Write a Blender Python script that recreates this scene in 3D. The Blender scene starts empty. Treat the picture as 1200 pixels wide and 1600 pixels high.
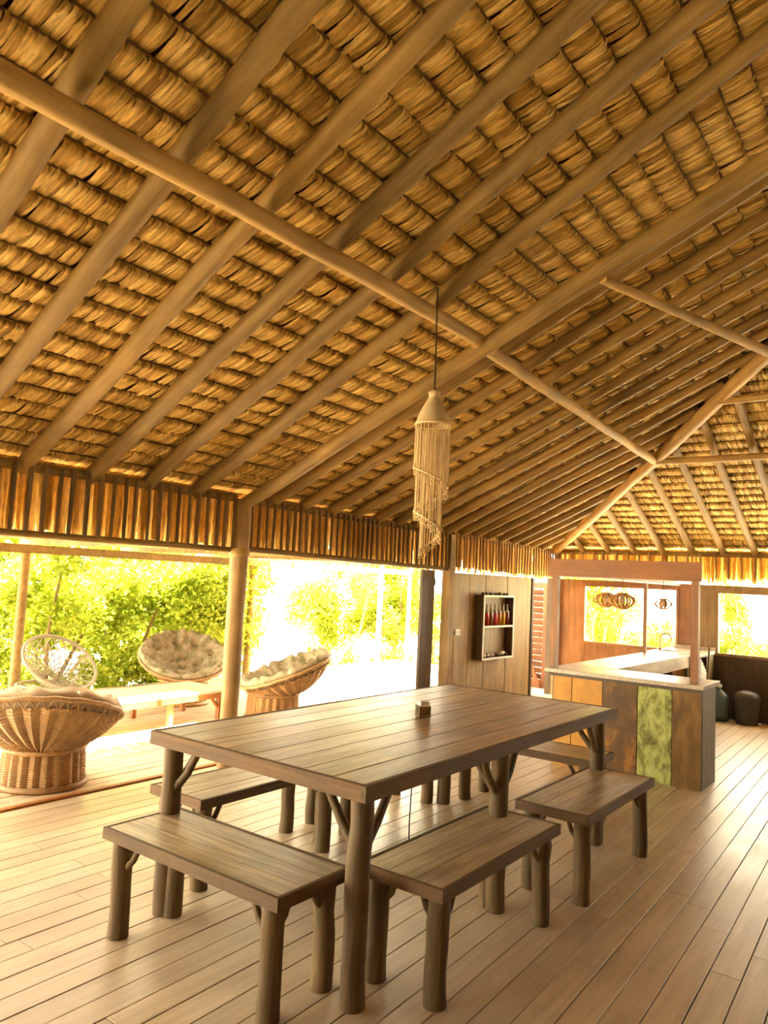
import bpy, math, random
from mathutils import Vector, Matrix
import numpy as np

scene = bpy.context.scene
C = scene.collection
PI = math.pi

# ---------------------------------------------------------------- camera, light, exposure
YAW, PITCH, ROLL, FPX = math.radians(37.0), math.radians(5.098), math.radians(2.837), 1163.5
CAMH = 1.6
def _cam_axes():
    fw = Vector((0, math.cos(PITCH), math.sin(PITCH))); rt = Vector((1, 0, 0)); up = rt.cross(fw)
    r2 = rt*math.cos(ROLL) + up*math.sin(ROLL); u2 = -rt*math.sin(ROLL) + up*math.cos(ROLL)
    bx = Vector((math.cos(YAW), -math.sin(YAW), 0)); ay = Vector((math.sin(YAW), math.cos(YAW), 0))
    cv = lambda v: Vector((v.dot(bx), v.dot(ay), v.z))
    return cv(r2), cv(u2), cv(fw)
_r, _u, _f = _cam_axes()
cam_d = bpy.data.cameras.new('camera'); cam = bpy.data.objects.new('camera', cam_d); C.objects.link(cam)
cam_d.sensor_width = 36.0; cam_d.sensor_fit = 'AUTO'; cam_d.lens = 36.0*FPX/1600.0
cam_d.clip_start = 0.05; cam_d.clip_end = 500
m = Matrix.Identity(4)
for i, a in enumerate((_r, _u, -_f)):
    m[0][i], m[1][i], m[2][i] = a.x, a.y, a.z
m.translation = Vector((0, 0, CAMH))
cam.matrix_world = m
scene.camera = cam

world = bpy.data.worlds.new('world'); scene.world = world; world.use_nodes = True
_bg = world.node_tree.nodes['Background']
_bg.inputs[0].default_value = (1.0, 0.89, 0.66, 1); _bg.inputs[1].default_value = 3.4
sun_d = bpy.data.lights.new('sun', 'SUN'); sun = bpy.data.objects.new('sun', sun_d); C.objects.link(sun)
sun_d.energy = 26.0; sun_d.color = (1.0, 0.89, 0.68); sun_d.angle = math.radians(1.5)
sun.rotation_euler = Vector((-0.27, 0.08, -0.96)).to_track_quat('-Z', 'Y').to_euler()

vs = scene.view_settings
scene.display_settings.display_device = 'sRGB'
vs.view_transform = 'Standard'; vs.look = 'None'; vs.exposure = 2.68; vs.gamma = 1.0; vs.use_curve_mapping = False
scene.cycles.max_bounces = 10; scene.cycles.diffuse_bounces = 7; scene.cycles.glossy_bounces = 4
scene.cycles.transmission_bounces = 6; scene.cycles.sample_clamp_indirect = 12.0

# ---------------------------------------------------------------- mesh builder
class MB:
    def __init__(s): s.v = []; s.f = []; s.sm = []; s.mi = []
    def add(s, vs_, fs_, smooth=False, mi=0):
        o = len(s.v); s.v.extend(tuple(p) for p in vs_)
        for f in fs_:
            s.f.append(tuple(i+o for i in f)); s.sm.append(smooth); s.mi.append(mi)
        return s
    def box(s, x0, x1, y0, y1, z0, z1, ch=0.0, M=None, mi=0):
        if ch <= 0:
            vs_ = [(x0,y0,z0),(x1,y0,z0),(x1,y1,z0),(x0,y1,z0),(x0,y0,z1),(x1,y0,z1),(x1,y1,z1),(x0,y1,z1)]
            fs_ = [(0,3,2,1),(4,5,6,7),(0,1,5,4),(1,2,6,5),(2,3,7,6),(3,0,4,7)]
        else:
            c = ch
            vs_ = [(x0,y0,z0),(x1,y0,z0),(x1,y1,z0),(x0,y1,z0),(x0,y0,z1-c),(x1,y0,z1-c),(x1,y1,z1-c),(x0,y1,z1-c),
                   (x0+c,y0+c,z1),(x1-c,y0+c,z1),(x1-c,y1-c,z1),(x0+c,y1-c,z1)]
            fs_ = [(0,3,2,1),(8,9,10,11),(0,1,5,4),(1,2,6,5),(2,3,7,6),(3,0,4,7),(4,5,9,8),(5,6,10,9),(6,7,11,10),(7,4,8,11)]
        if M is not None: vs_ = [tuple(M @ Vector(p)) for p in vs_]
        return s.add(vs_, fs_, False, mi)
    def tube(s, pts, rad, seg=10, caps=True, smooth=True, mi=0, jit=0.0, rng=None):
        pts = [Vector(p) for p in pts]; n = len(pts)
        if not hasattr(rad, '__len__'): rad = [rad]*n
        t0 = (pts[1]-pts[0]).normalized()
        a = Vector((0,0,1)) if abs(t0.z) < 0.9 else Vector((1,0,0))
        nx = t0.cross(a).normalized()
        vs_ = []
        for i in range(n):
            t = (pts[min(i+1,n-1)]-pts[max(i-1,0)]).normalized()
            nx = (nx - t*nx.dot(t)).normalized(); ny = t.cross(nx)
            for k in range(seg):
                an = 2*PI*k/seg; r = rad[i]*(1+(rng.uniform(-jit,jit) if rng else 0))
                vs_.append(pts[i] + nx*(r*math.cos(an)) + ny*(r*math.sin(an)))
        fs_ = []
        for i in range(n-1):
            for k in range(seg):
                k2 = (k+1) % seg
                fs_.append((i*seg+k, i*seg+k2, (i+1)*seg+k2, (i+1)*seg+k))
        s.add(vs_, fs_, smooth, mi)
        if caps:
            s.add(vs_[:seg], [tuple(reversed(range(seg)))], False, mi)
            s.add(vs_[-seg:], [tuple(range(seg))], False, mi)
        return s
    def grid(s, rows, closed=True, smooth=True, mi=0):
        # rows: list of lists of points of equal length
        n = len(rows[0]); vs_ = [p for r in rows for p in r]; fs_ = []
        for i in range(len(rows)-1):
            for k in range(n if closed else n-1):
                k2 = (k+1) % n
                fs_.append((i*n+k, i*n+k2, (i+1)*n+k2, (i+1)*n+k))
        return s.add(vs_, fs_, smooth, mi)
    def lathe(s, prof, seg=20, smooth=True, c=(0,0,0), capb=True, capt=True, mi=0):
        rows = [[(c[0]+r*math.cos(2*PI*k/seg), c[1]+r*math.sin(2*PI*k/seg), c[2]+z) for k in range(seg)] for r, z in prof]
        s.grid(rows, True, smooth, mi)
        if capb: s.add(rows[0], [tuple(reversed(range(seg)))], False, mi)
        if capt: s.add(rows[-1], [tuple(range(seg))], False, mi)
        return s
    def xf(s, M):
        s.v = [tuple(M @ Vector(p)) for p in s.v]; return s
    def mesh(s, name, mats):
        me = bpy.data.meshes.new(name); me.from_pydata(s.v, [], s.f)
        me.polygons.foreach_set('use_smooth', s.sm)
        if not isinstance(mats, (list, tuple)): mats = [mats]
        for mt in mats: me.materials.append(mt)
        if len(mats) > 1: me.polygons.foreach_set('material_index', s.mi)
        me.update(); return me
    def obj(s, name, mats, parent=None, loc=None):
        o = bpy.data.objects.new(name, s.mesh(name, mats)); C.objects.link(o)
        if parent is not None: o.parent = parent
        if loc is not None: o.location = loc
        return o

def link(name, me, parent=None, M=None):
    o = bpy.data.objects.new(name, me); C.objects.link(o)
    if parent is not None: o.parent = parent
    if M is not None: o.matrix_local = M
    return o
def tag(o, label=None, cat=None, group=None, kind=None):
    if label: o['label'] = label
    if cat: o['category'] = cat
    if group: o['group'] = group
    if kind: o['kind'] = kind
    return o
def thing(name, label, cat, loc=(0,0,0), rz=0.0, group=None):
    o = bpy.data.objects.new(name, None); C.objects.link(o); o.empty_display_size = 0.1
    o.location = loc; o.rotation_euler = (0, 0, rz)
    return tag(o, label, cat, group)
def struct(name, label=None, cat=None):
    o = bpy.data.objects.new(name, None); C.objects.link(o); o.empty_display_size = 0.1
    return tag(o, label, cat, None, 'structure')
def copy_tree(o, parent=None):
    c = o.copy(); C.objects.link(c)
    if parent is not None: c.parent = parent
    for ch in list(o.children): copy_tree(ch, c)
    return c

# ---------------------------------------------------------------- materials
def rgba(c): return (c[0], c[1], c[2], 1.0)
class NT:
    def __init__(s, name):
        s.m = bpy.data.materials.new(name); s.m.use_nodes = True; s.t = s.m.node_tree; s.n = s.t.nodes
        s.b = s.n['Principled BSDF']
    def new(s, typ, **kw):
        n = s.n.new(typ)
        for k, v in kw.items(): setattr(n, k, v)
        return n
    def ln(s, a, b): s.t.links.new(a, b)
def ramp(nt, stops):
    r = nt.new('ShaderNodeValToRGB'); e = r.color_ramp.elements
    e[0].position, e[0].color = stops[0][0], rgba(stops[0][1]); e[1].position, e[1].color = stops[-1][0], rgba(stops[-1][1])
    for p, c in stops[1:-1]:
        x = e.new(p); x.color = rgba(c)
    return r
def coords(nt, scale, rnd=True):
    tc = nt.new('ShaderNodeTexCoord'); mp = nt.new('ShaderNodeMapping'); mp.inputs['Scale'].default_value = scale
    if rnd:
        oi = nt.new('ShaderNodeObjectInfo'); mul = nt.new('ShaderNodeVectorMath', operation='SCALE')
        cb = nt.new('ShaderNodeCombineXYZ')
        nt.ln(oi.outputs['Random'], cb.inputs[0]); nt.ln(oi.outputs['Random'], cb.inputs[1]); nt.ln(oi.outputs['Random'], cb.inputs[2])
        nt.ln(cb.outputs[0], mul.inputs[0]); mul.inputs['Scale'].default_value = 57.0
        ad = nt.new('ShaderNodeVectorMath', operation='ADD')
        nt.ln(tc.outputs['Object'], ad.inputs[0]); nt.ln(mul.outputs[0], ad.inputs[1]); nt.ln(ad.outputs[0], mp.inputs['Vector'])
    else:
        nt.ln(tc.outputs['Object'], mp.inputs['Vector'])
    return mp
def wood(name, dark, light, axis='y', grain=38.0, rough=0.45, bump=0.25, var=0.35, mid=None, spec=0.5, blotch=0.25):
    nt = NT(name); sc = [grain, grain, grain]; sc['xyz'.index(axis)] = grain*0.06
    mp = coords(nt, sc)
    n1 = nt.new('ShaderNodeTexNoise'); n1.inputs['Scale'].default_value = 1.0; n1.inputs['Detail'].default_value = 6; n1.inputs['Roughness'].default_value = 0.62
    n1.inputs['Distortion'].default_value = 0.6
    nt.ln(mp.outputs[0], n1.inputs['Vector'])
    mid_ = mid or tuple((a+b)/2 for a, b in zip(dark, light))
    r = ramp(nt, [(0.28, dark), (0.5, mid_), (0.72, light)]); nt.ln(n1.outputs[0], r.inputs[0])
    # patches of wear and object-to-object tone
    mp2 = coords(nt, (3.0, 3.0, 3.0)); n2 = nt.new('ShaderNodeTexNoise'); n2.inputs['Scale'].default_value = 1.0; n2.inputs['Detail'].default_value = 4
    nt.ln(mp2.outputs[0], n2.inputs['Vector'])
    oi = nt.new('ShaderNodeObjectInfo')
    m1 = nt.new('ShaderNodeMapRange'); m1.inputs[3].default_value = 1-var; m1.inputs[4].default_value = 1+var*0.6; nt.ln(oi.outputs['Random'], m1.inputs[0])
    m2 = nt.new('ShaderNodeMapRange'); m2.inputs[1].default_value = 0.3; m2.inputs[2].default_value = 0.7
    m2.inputs[3].default_value = 1-blotch; m2.inputs[4].default_value = 1+blotch; nt.ln(n2.outputs[0], m2.inputs[0])
    mm = nt.new('ShaderNodeMath', operation='MULTIPLY'); nt.ln(m1.outputs[0], mm.inputs[0]); nt.ln(m2.outputs[0], mm.inputs[1])
    sc_ = nt.new('ShaderNodeVectorMath', operation='SCALE'); nt.ln(r.outputs[0], sc_.inputs[0]); nt.ln(mm.outputs[0], sc_.inputs['Scale'])
    nt.ln(sc_.outputs[0], nt.b.inputs['Base Color'])
    rr = nt.new('ShaderNodeMapRange'); rr.inputs[3].default_value = rough-0.08; rr.inputs[4].default_value = rough+0.14; nt.ln(n2.outputs[0], rr.inputs[0])
    nt.ln(rr.outputs[0], nt.b.inputs['Roughness']); nt.b.inputs['Specular IOR Level'].default_value = spec
    if bump:
        bp = nt.new('ShaderNodeBump'); bp.inputs['Strength'].default_value = bump; bp.inputs['Distance'].default_value = 0.004
        nt.ln(n1.outputs[0], bp.inputs['Height']); nt.ln(bp.outputs[0], nt.b.inputs['Normal'])
    return nt.m
def leafy(name, stops, rough=0.8, transl=0.0, tcol=None, streak=None, spec=0.2):
    # colour varies from leaf to leaf (each leaf is its own mesh island) and along its fibres
    nt = NT(name); g = nt.new('ShaderNodeNewGeometry')
    r = ramp(nt, stops); nt.ln(g.outputs['Random Per Island'], r.inputs[0]); col = r.outputs[0]
    if streak:
        mp = coords(nt, streak, True); n = nt.new('ShaderNodeTexNoise'); n.inputs['Scale'].default_value = 1.0; n.inputs['Detail'].default_value = 5
        nt.ln(mp.outputs[0], n.inputs['Vector'])
        mr = nt.new('ShaderNodeMapRange'); mr.inputs[1].default_value = 0.3; mr.inputs[2].default_value = 0.7; mr.inputs[3].default_value = 0.6; mr.inputs[4].default_value = 1.25
        nt.ln(n.outputs[0], mr.inputs[0]); s = nt.new('ShaderNodeVectorMath', operation='SCALE')
        nt.ln(col, s.inputs[0]); nt.ln(mr.outputs[0], s.inputs['Scale']); col = s.outputs[0]
    nt.ln(col, nt.b.inputs['Base Color']); nt.b.inputs['Roughness'].default_value = rough; nt.b.inputs['Specular IOR Level'].default_value = spec
    if transl > 0:
        tr = nt.new('ShaderNodeBsdfTranslucent'); mx = nt.new('ShaderNodeMixShader'); mx.inputs[0].default_value = transl
        if tcol: tr.inputs[0].default_value = rgba(tcol)
        else: nt.ln(col, tr.inputs[0])
        out = nt.n['Material Output']; nt.ln(nt.b.outputs[0], mx.inputs[1]); nt.ln(tr.outputs[0], mx.inputs[2]); nt.ln(mx.outputs[0], out.inputs[0])
    return nt.m
def plain(name, col, rough=0.5, var=0.12, scale=12.0, metal=0.0, spec=0.5):
    nt = NT(name); mp = coords(nt, (scale,)*3); n = nt.new('ShaderNodeTexNoise'); n.inputs['Scale'].default_value = 1.0; n.inputs['Detail'].default_value = 4
    nt.ln(mp.outputs[0], n.inputs['Vector'])
    r = ramp(nt, [(0.3, tuple(c*(1-var) for c in col)), (0.7, tuple(min(1, c*(1+var)) for c in col))]); nt.ln(n.outputs[0], r.inputs[0])
    nt.ln(r.outputs[0], nt.b.inputs['Base Color']); nt.b.inputs['Roughness'].default_value = rough
    nt.b.inputs['Metallic'].default_value = metal; nt.b.inputs['Specular IOR Level'].default_value = spec
    return nt.m
def worn(name, stops, sc=(14, 14, 4), rough=0.6, detail=8):
    nt = NT(name); mp = coords(nt, sc); n = nt.new('ShaderNodeTexNoise'); n.inputs['Scale'].default_value = 1.0; n.inputs['Detail'].default_value = detail
    n.inputs['Roughness'].default_value = 0.68; n.inputs['Distortion'].default_value = 0.4
    nt.ln(mp.outputs[0], n.inputs['Vector']); r = ramp(nt, stops); nt.ln(n.outputs[0], r.inputs[0])
    nt.ln(r.outputs[0], nt.b.inputs['Base Color']); nt.b.inputs['Roughness'].default_value = rough
    bp = nt.new('ShaderNodeBump'); bp.inputs['Strength'].default_value = 0.35; bp.inputs['Distance'].default_value = 0.004
    nt.ln(n.outputs[0], bp.inputs['Height']); nt.ln(bp.outputs[0], nt.b.inputs['Normal'])
    return nt.m

M = {}
M['floor'] = wood('floor_wood', (0.45, 0.355, 0.235), (0.62, 0.51, 0.355), 'y', 30, 0.34, 0.06, 0.10, blotch=0.12, spec=0.5)
M['deck'] = wood('deck_wood', (0.48, 0.35, 0.225), (0.66, 0.51, 0.345), 'y', 30, 0.6, 0.2, 0.14)
M['table'] = wood('table_wood', (0.21, 0.145, 0.075), (0.62, 0.50, 0.32), 'y', 34, 0.34, 0.2, 0.22)
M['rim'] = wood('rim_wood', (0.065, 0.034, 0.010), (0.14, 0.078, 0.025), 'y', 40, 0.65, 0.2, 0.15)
M['benchx'] = wood('bench_wood_x', (0.16, 0.105, 0.05), (0.36, 0.26, 0.14), 'x', 34, 0.33, 0.2, 0.2)
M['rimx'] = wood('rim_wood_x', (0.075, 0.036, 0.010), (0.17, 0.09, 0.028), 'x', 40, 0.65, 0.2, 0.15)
M['log'] = wood('log_wood', (0.060, 0.035, 0.010), (0.175, 0.105, 0.035), 'z', 44, 0.6, 0.5, 0.2)
M['pole'] = wood('pole_wood', (0.20, 0.118, 0.025), (0.39, 0.25, 0.068), 'x', 30, 0.62, 0.4, 0.22)
M['polez'] = wood('pole_wood_z', (0.24, 0.145, 0.05), (0.45, 0.29, 0.12), 'z', 30, 0.6, 0.4, 0.15)
M['polelight'] = wood('pole_wood_light', (0.34, 0.205, 0.05), (0.56, 0.37, 0.12), 'x', 30, 0.6, 0.3, 0.1)
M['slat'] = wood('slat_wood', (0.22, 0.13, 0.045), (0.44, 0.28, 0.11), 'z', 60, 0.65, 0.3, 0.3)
M['slatshade'] = wood('shaded_slat_wood', (0.12, 0.07, 0.024), (0.26, 0.16, 0.06), 'z', 60, 0.65, 0.3, 0.3)  # same slats as above, with backlit shade put into the colour
M['wall'] = wood('wall_plank_wood', (0.24, 0.15, 0.06), (0.44, 0.30, 0.135), 'z', 26, 0.5, 0.2, 0.18)
M['walldark'] = wood('dark_plank_wood', (0.055, 0.034, 0.018), (0.12, 0.075, 0.04), 'z', 30, 0.5, 0.25, 0.15)
M['red'] = wood('red_wood', (0.27, 0.095, 0.017), (0.43, 0.165, 0.036), 'x', 26, 0.45, 0.15, 0.12)
M['reddark'] = wood('dark_red_wood', (0.085, 0.026, 0.007), (0.15, 0.052, 0.014), 'x', 26, 0.6, 0.15, 0.12)
M['redz'] = wood('red_wood_z', (0.27, 0.108, 0.032), (0.42, 0.185, 0.06), 'z', 26, 0.45, 0.15, 0.12)
M['counter'] = wood('counter_wood', (0.42, 0.34, 0.24), (0.62, 0.53, 0.40), 'y', 26, 0.30, 0.12, 0.1)
M['thatch'] = leafy('thatch_leaf', [(0.0, (0.30, 0.17, 0.034)), (0.3, (0.56, 0.35, 0.08)), (0.7, (0.77, 0.52, 0.14)), (1.0, (0.92, 0.68, 0.23))], 0.75, streak=(90, 12, 40))
M['fringe'] = leafy('fringe_leaf', [(0.0, (0.42, 0.25, 0.06)), (0.5, (0.64, 0.42, 0.12)), (1.0, (0.80, 0.57, 0.20))], 0.75, 0.42, streak=(90, 90, 14))
M['thatch_'] = M['thatch']; M['batten'] = plain('batten_dark', (0.16, 0.08, 0.022), 0.8)
M['backing'] = plain('roof_backing_thatch', (0.20, 0.12, 0.05), 0.9)
M['lampwood'] = plain('thin_lamp_wood', (0.72, 0.40, 0.16), 0.5)
M['wicker'] = wood('wicker', (0.27, 0.15, 0.055), (0.50, 0.31, 0.13), 'z', 24, 0.5, 0.2, 0.1)
M['wickerpale'] = plain('pale_wicker', (0.30, 0.25, 0.17), 0.5)
M['cushion'] = worn('cushion_print', [(0.38, (0.17, 0.165, 0.075)), (0.46, (0.29, 0.245, 0.145)), (0.6, (0.40, 0.335, 0.22))], (11, 11, 11), 0.9, 4)
M['cushionA'] = plain('cushion_tan', (0.46, 0.34, 0.22), 0.9)
M['cord'] = plain('macrame_cord', (0.76, 0.60, 0.34), 0.85)
M['black'] = plain('black_cable', (0.02, 0.013, 0.01), 0.5)
M['brass'] = plain('aged_brass', (0.45, 0.25, 0.12), 0.35, 0.05, metal=0.8)
M['white'] = plain('white_paint', (0.80, 0.76, 0.68), 0.45)
M['fabric'] = plain('white_fabric', (0.82, 0.78, 0.70), 0.9)
M['steel'] = plain('brushed_steel', (0.60, 0.58, 0.54), 0.3, 0.05, metal=1.0)
M['sand'] = plain('pale_sand', (0.27, 0.235, 0.17), 0.95, 0.12, 3.0)
M['concrete'] = plain('bounce_concrete', (0.78, 0.72, 0.60), 0.9, 0.06, 4.0)
M['bark'] = wood('bark', (0.16, 0.10, 0.05), (0.34, 0.24, 0.13), 'z', 30, 0.9, 0.5, 0.1)
M['leaf'] = leafy('mangrove_leaf', [(0.0, (0.19, 0.235, 0.016)), (0.5, (0.34, 0.40, 0.03)), (1.0, (0.54, 0.58, 0.075))], 0.5, 0.45)
M['orange'] = worn('orange_board', [(0.25, (0.16, 0.075, 0.012)), (0.40, (0.50, 0.235, 0.028)), (0.7, (0.66, 0.34, 0.05))], (5, 5, 4))
M['brownpatch'] = worn('brown_orange_board', [(0.32, (0.075, 0.043, 0.014)), (0.52, (0.17, 0.085, 0.02)), (0.60, (0.34, 0.15, 0.018)), (0.75, (0.46, 0.20, 0.02))], (5, 5, 3.2))
M['green'] = worn('green_board', [(0.34, (0.085, 0.075, 0.016)), (0.44, (0.24, 0.25, 0.05)), (0.56, (0.47, 0.52, 0.15)), (0.72, (0.58, 0.66, 0.24))], (13, 13, 7))
M['brown'] = worn('brown_board', [(0.3, (0.10, 0.055, 0.012)), (0.6, (0.26, 0.14, 0.028)), (0.75, (0.36, 0.19, 0.035))], (9, 9, 3))
M['olive'] = worn('olive_board', [(0.3, (0.06, 0.045, 0.012)), (0.7, (0.15, 0.105, 0.03))], (9, 9, 3))
M['teal'] = plain('teal_tarp', (0.016, 0.062, 0.042), 0.6)
M['bin'] = plain('dark_plastic', (0.045, 0.04, 0.032), 0.5)
nt = NT('jug_plastic'); nt.b.inputs['Base Color'].default_value = (0.10, 0.16, 0.18, 1); nt.b.inputs['Roughness'].default_value = 0.2; nt.b.inputs['Transmission Weight'].default_value = 0.3
M['jug'] = nt.m
def liquid(name, col):
    nt = NT(name); nt.b.inputs['Base Color'].default_value = rgba(col); nt.b.inputs['Roughness'].default_value = 0.12; nt.b.inputs['Specular IOR Level'].default_value = 0.6
    return nt.m
M['glassclear'] = liquid('bottle_glass', (0.62, 0.58, 0.48))

# ---------------------------------------------------------------- roof constants
SL = 0.46; AL = math.atan(SL); CA, SA = math.cos(AL), math.sin(AL)
XW = -4.75; YF = 10.65; XR = 0.25; XRW = 5.25; YB = -5.5
def z0(y): return 2.245 - 0.0125*max(0.0, y-4.3)
ZF = z0(YF)
def left_pt(x, y, n=0.0):            # point on the rafter plane of the left slope, n along the outward normal
    return Vector((x - SA*n, y, z0(y) + SL*(x-XW) + CA*n))
def far_pt(x, y, n=0.0):
    return Vector((x, y + SA*n, ZF + SL*(YF-y) + CA*n))
rng = random.Random(7)
def pole_path(a, b, n, wob, rg):
    a, b = Vector(a), Vector(b); pts = []
    for i in range(n+1):
        t = i/n; p = a.lerp(b, t)
        if 0 < i < n: p = p + Vector((rg.uniform(-wob, wob), rg.uniform(-wob, wob), rg.uniform(-wob, wob)))
        pts.append(p)
    return pts
def pole(name, a, b, r0, r1, mat, parent, n=8, wob=0.006, seg=10, rg=rng, jit=0.04):
    # long axis along local x for the grain: mesh is built in a frame whose x is the pole
    a, b = Vector(a), Vector(b); L = (b-a).length
    pts = [Vector((L*i/n, rg.uniform(-wob, wob) if 0 < i < n else 0, rg.uniform(-wob, wob) if 0 < i < n else 0)) for i in range(n+1)]
    rad = [(r0+(r1-r0)*i/n)*(1+rg.uniform(-jit, jit)) for i in range(n+1)]
    mb = MB().tube(pts, rad, seg)
    o = mb.obj(name, mat, parent)
    q = Vector((1, 0, 0)).rotation_difference((b-a).normalized())
    o.rotation_mode = 'QUATERNION'; o.rotation_quaternion = q; o.location = a
    return o

# ---------------------------------------------------------------- ground, floor, deck
gm = MB(); gm.add([(-140,-120,-0.45),(120,-120,-0.45),(120,160,-0.45),(-140,160,-0.45)], [(0,1,2,3)])
tag(gm.obj('ground', M['sand']), 'pale sandy ground around the thatched hall', 'ground', kind='structure')

floor = struct('floor', 'pale varnished plank floor of the hall', 'floor')
def fx(x, y): return x - 0.035*(y-3.0)*(x+4.8)/4.0
def board(mb, x0, x1, y0, y1, zt, th=0.02, c=0.0012, f=None):
    f = f or (lambda x, y: x)
    vs_ = []
    for z, k in ((zt-th, 0), (zt-c, 0), (zt, c)):
        for (x, y) in ((x0+k, y0+k), (x1-k, y0+k), (x1-k, y1-k), (x0+k, y1-k)): vs_.append((f(x, y), y, z))
    mb.add(vs_, [(0,3,2,1),(8,9,10,11)] + [(j*4+i, j*4+(i+1) % 4, (j+1)*4+(i+1) % 4, (j+1)*4+i) for j in (0,1) for i in range(4)])
    return mb
fr = random.Random(21); W = 0.125; nb = 0
x = -4.80; rest = MB()
while x < 5.2:
    y = -0.7 - fr.uniform(0, 1.2)
    while y < 10.68:
        ln = fr.uniform(2.2, 3.4); y1 = min(10.69, y+ln)
        if 10.69-y1 < 0.5: y1 = 10.69
        if x < 0.9: board(MB(), x, x+W-0.005, y, y1-0.003, fr.uniform(-0.001, 0.0008), f=fx).obj('plank', M['floor'], floor); nb += 1
        else: board(rest, x, x+W-0.005, y, y1-0.003, 0.0, f=fx)
        y = y1
    board(rest, x, x+W-0.005, YB, -1.95, 0.0, f=fx)
    x += W
tag(rest.obj('plank_field', M['floor'], floor), kind='stuff')
MB().box(-4.84, 5.3, YB, 10.72, -0.06, -0.024).obj('subfloor', M['walldark'], floor)

deck = struct('floor_deck', 'sunlit timber deck outside the open wall', 'deck')
x = -4.90; dr = random.Random(5)
while x > -8.8:
    y = -0.8 - dr.uniform(0, 1.5)
    while y < 12.4:
        y1 = min(12.4, y+dr.uniform(3.0, 4.6))
        if 12.4-y1 < 0.6: y1 = 12.4
        board(MB(), x-0.112, x, y, y1-0.004, -0.012+dr.uniform(-0.0015, 0.0015), 0.025).obj('plank', M['deck'], deck)
        y = y1
    x -= 0.122
for yy in (-0.5, 2.0, 4.5, 7.0, 9.5, 12.0):
    MB().box(-8.85, -4.9, yy, yy+0.08, -0.2, -0.04).obj('joist', M['walldark'], deck)
MB().box(-8.86, -8.82, -2.2, 12.4, -0.22, -0.013).obj('edge_board', M['deck'], deck)
pat = struct('floor_bounce', 'pale apron added outside the far wall to bounce light', 'bounce_apron')  # added to bounce sunlight up onto the far roof
for i in range(8):
    for j in range(3): MB().box(-6.3+1.5*i, -4.815+1.5*i, 10.82+1.25*j, 12.055+1.25*j, -0.47, -0.40, .006).obj('slab', M['concrete'], pat)
thr = tag(MB().box(-4.885, -4.835, -2.2, 7.6, -0.06, 0.006, 0.004).obj('trim_1', M['red']), 'reddish threshold board between hall floor and deck', 'threshold', kind='structure')

# ---------------------------------------------------------------- roof
tr = random.Random(3)
def thatch(length, rg, keep=None, ov=True):
    # local x along the eave, y up the slope, z outward; folded leaves hanging from a batten
    mb = MB(); u = 0.0
    prof = [(0.012, 0.009), (0.003, -0.008), (-0.018, -0.011), (-0.045, -0.008), (-0.095, -0.001), (-0.152, 0.014), (-0.245, 0.046)]
    while u < length:
        w = rg.uniform(0.011, 0.024)
        if keep is None or keep(u+w/2):
            dz = rg.uniform(-0.0045, 0.004); sk = rg.uniform(-0.02, 0.02); amp = rg.uniform(0.0015, 0.006); dy = rg.uniform(-0.007, 0.007)+0.006*math.sin(u*9.0)
            vs_ = []
            for k, (py, pz) in enumerate(prof):
                t = k/(len(prof)-1); hw = w*(0.55 if k < 3 else 0.8)*(0.9 if k == 1 else 1.0)
                cx = u+w/2+sk*t
                zz = pz+dz*(0.6+0.8*t)
                yj = py+dy*(1-t)
                vs_ += [(cx-hw, yj, zz+amp*0.4), (cx, yj, zz-amp-(0.004 if k in (1, 2) else 0)), (cx+hw, yj, zz+amp*0.4)]
            n = len(prof)
            fs_ = [(i*3+j, i*3+j+1, (i+1)*3+j+1, (i+1)*3+j) for i in range(n-1) for j in (0, 1)]
            mb.add(vs_, fs_, True, 0)
        u += w
    if keep is None: rod = [(length*i/10, 0.016+rg.uniform(-.004, .004), 0.004+rg.uniform(-.003, .003)) for i in range(11)]
    else:
        us = [length*i/26 for i in range(27) if keep(length*i/26)]
        rod = [(q, 0.016+rg.uniform(-.004, .004), 0.004) for q in us]
    if len(rod) > 1: mb.tube(rod, 0.005, 5, False, True, 1)
    return mb
ceil_l = struct('ceiling', 'long thatched roof slope above the dining table, seen from below', 'roof')
ceil_f = struct('ceiling_far', 'hipped thatched roof end above the bar, seen from below', 'roof')
PL = 1.65
variants = [thatch(PL, random.Random(100+k)).mesh('thatch_panel', [M['thatch'], M['batten']]) for k in range(7)]
def frame_left(x, y, n):
    p = left_pt(x, y, n); sl = Vector((0, -1, 0)) ; 
    sy = Vector((CA, 0, SA)); sn = Vector((-SA, 0, CA)); mm = Matrix.Identity(4)
    ux = Vector((0, -1, 0.0125 if y > 4.3 else 0)).normalized()
    for i, a in enumerate((ux, sy, sn)): mm[0][i], mm[1][i], mm[2][i] = a.x, a.y, a.z
    mm.translation = p; return mm
def frame_far(x, y, n):
    p = far_pt(x, y, n); mm = Matrix.Identity(4)
    for i, a in enumerate((Vector((-1, 0, 0)), Vector((0, -CA, SA)), Vector((0, SA, CA)))): mm[0][i], mm[1][i], mm[2][i] = a.x, a.y, a.z
    mm.translation = p; return mm
RN = 0.062                      # battens sit on top of the rafters
ROW = 0.157
rows = 35; n_th = 0; over = MB(); 
for i in range(-3, rows):
    s = 0.06 + i*ROW; xx = XW + s*CA; yend = YF - max(0, xx-XW)   # hip line
    y = yend + 0.05 + tr.uniform(0, 0.9)
    while y > -1.0:
        if i < 0 and y < 0: break
        mm = frame_left(xx, y, RN + tr.uniform(-0.004, 0.004))
        if y > yend + 0.06:
            me = thatch(PL, tr, keep=lambda u, y=y, ye=yend: y-u < ye+0.06).mesh('thatch_panel', [M['thatch'], M['batten']])
        else: me = tr.choice(variants)
        link('thatch_panel', me, ceil_l, mm); n_th += 1
        y -= PL
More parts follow.
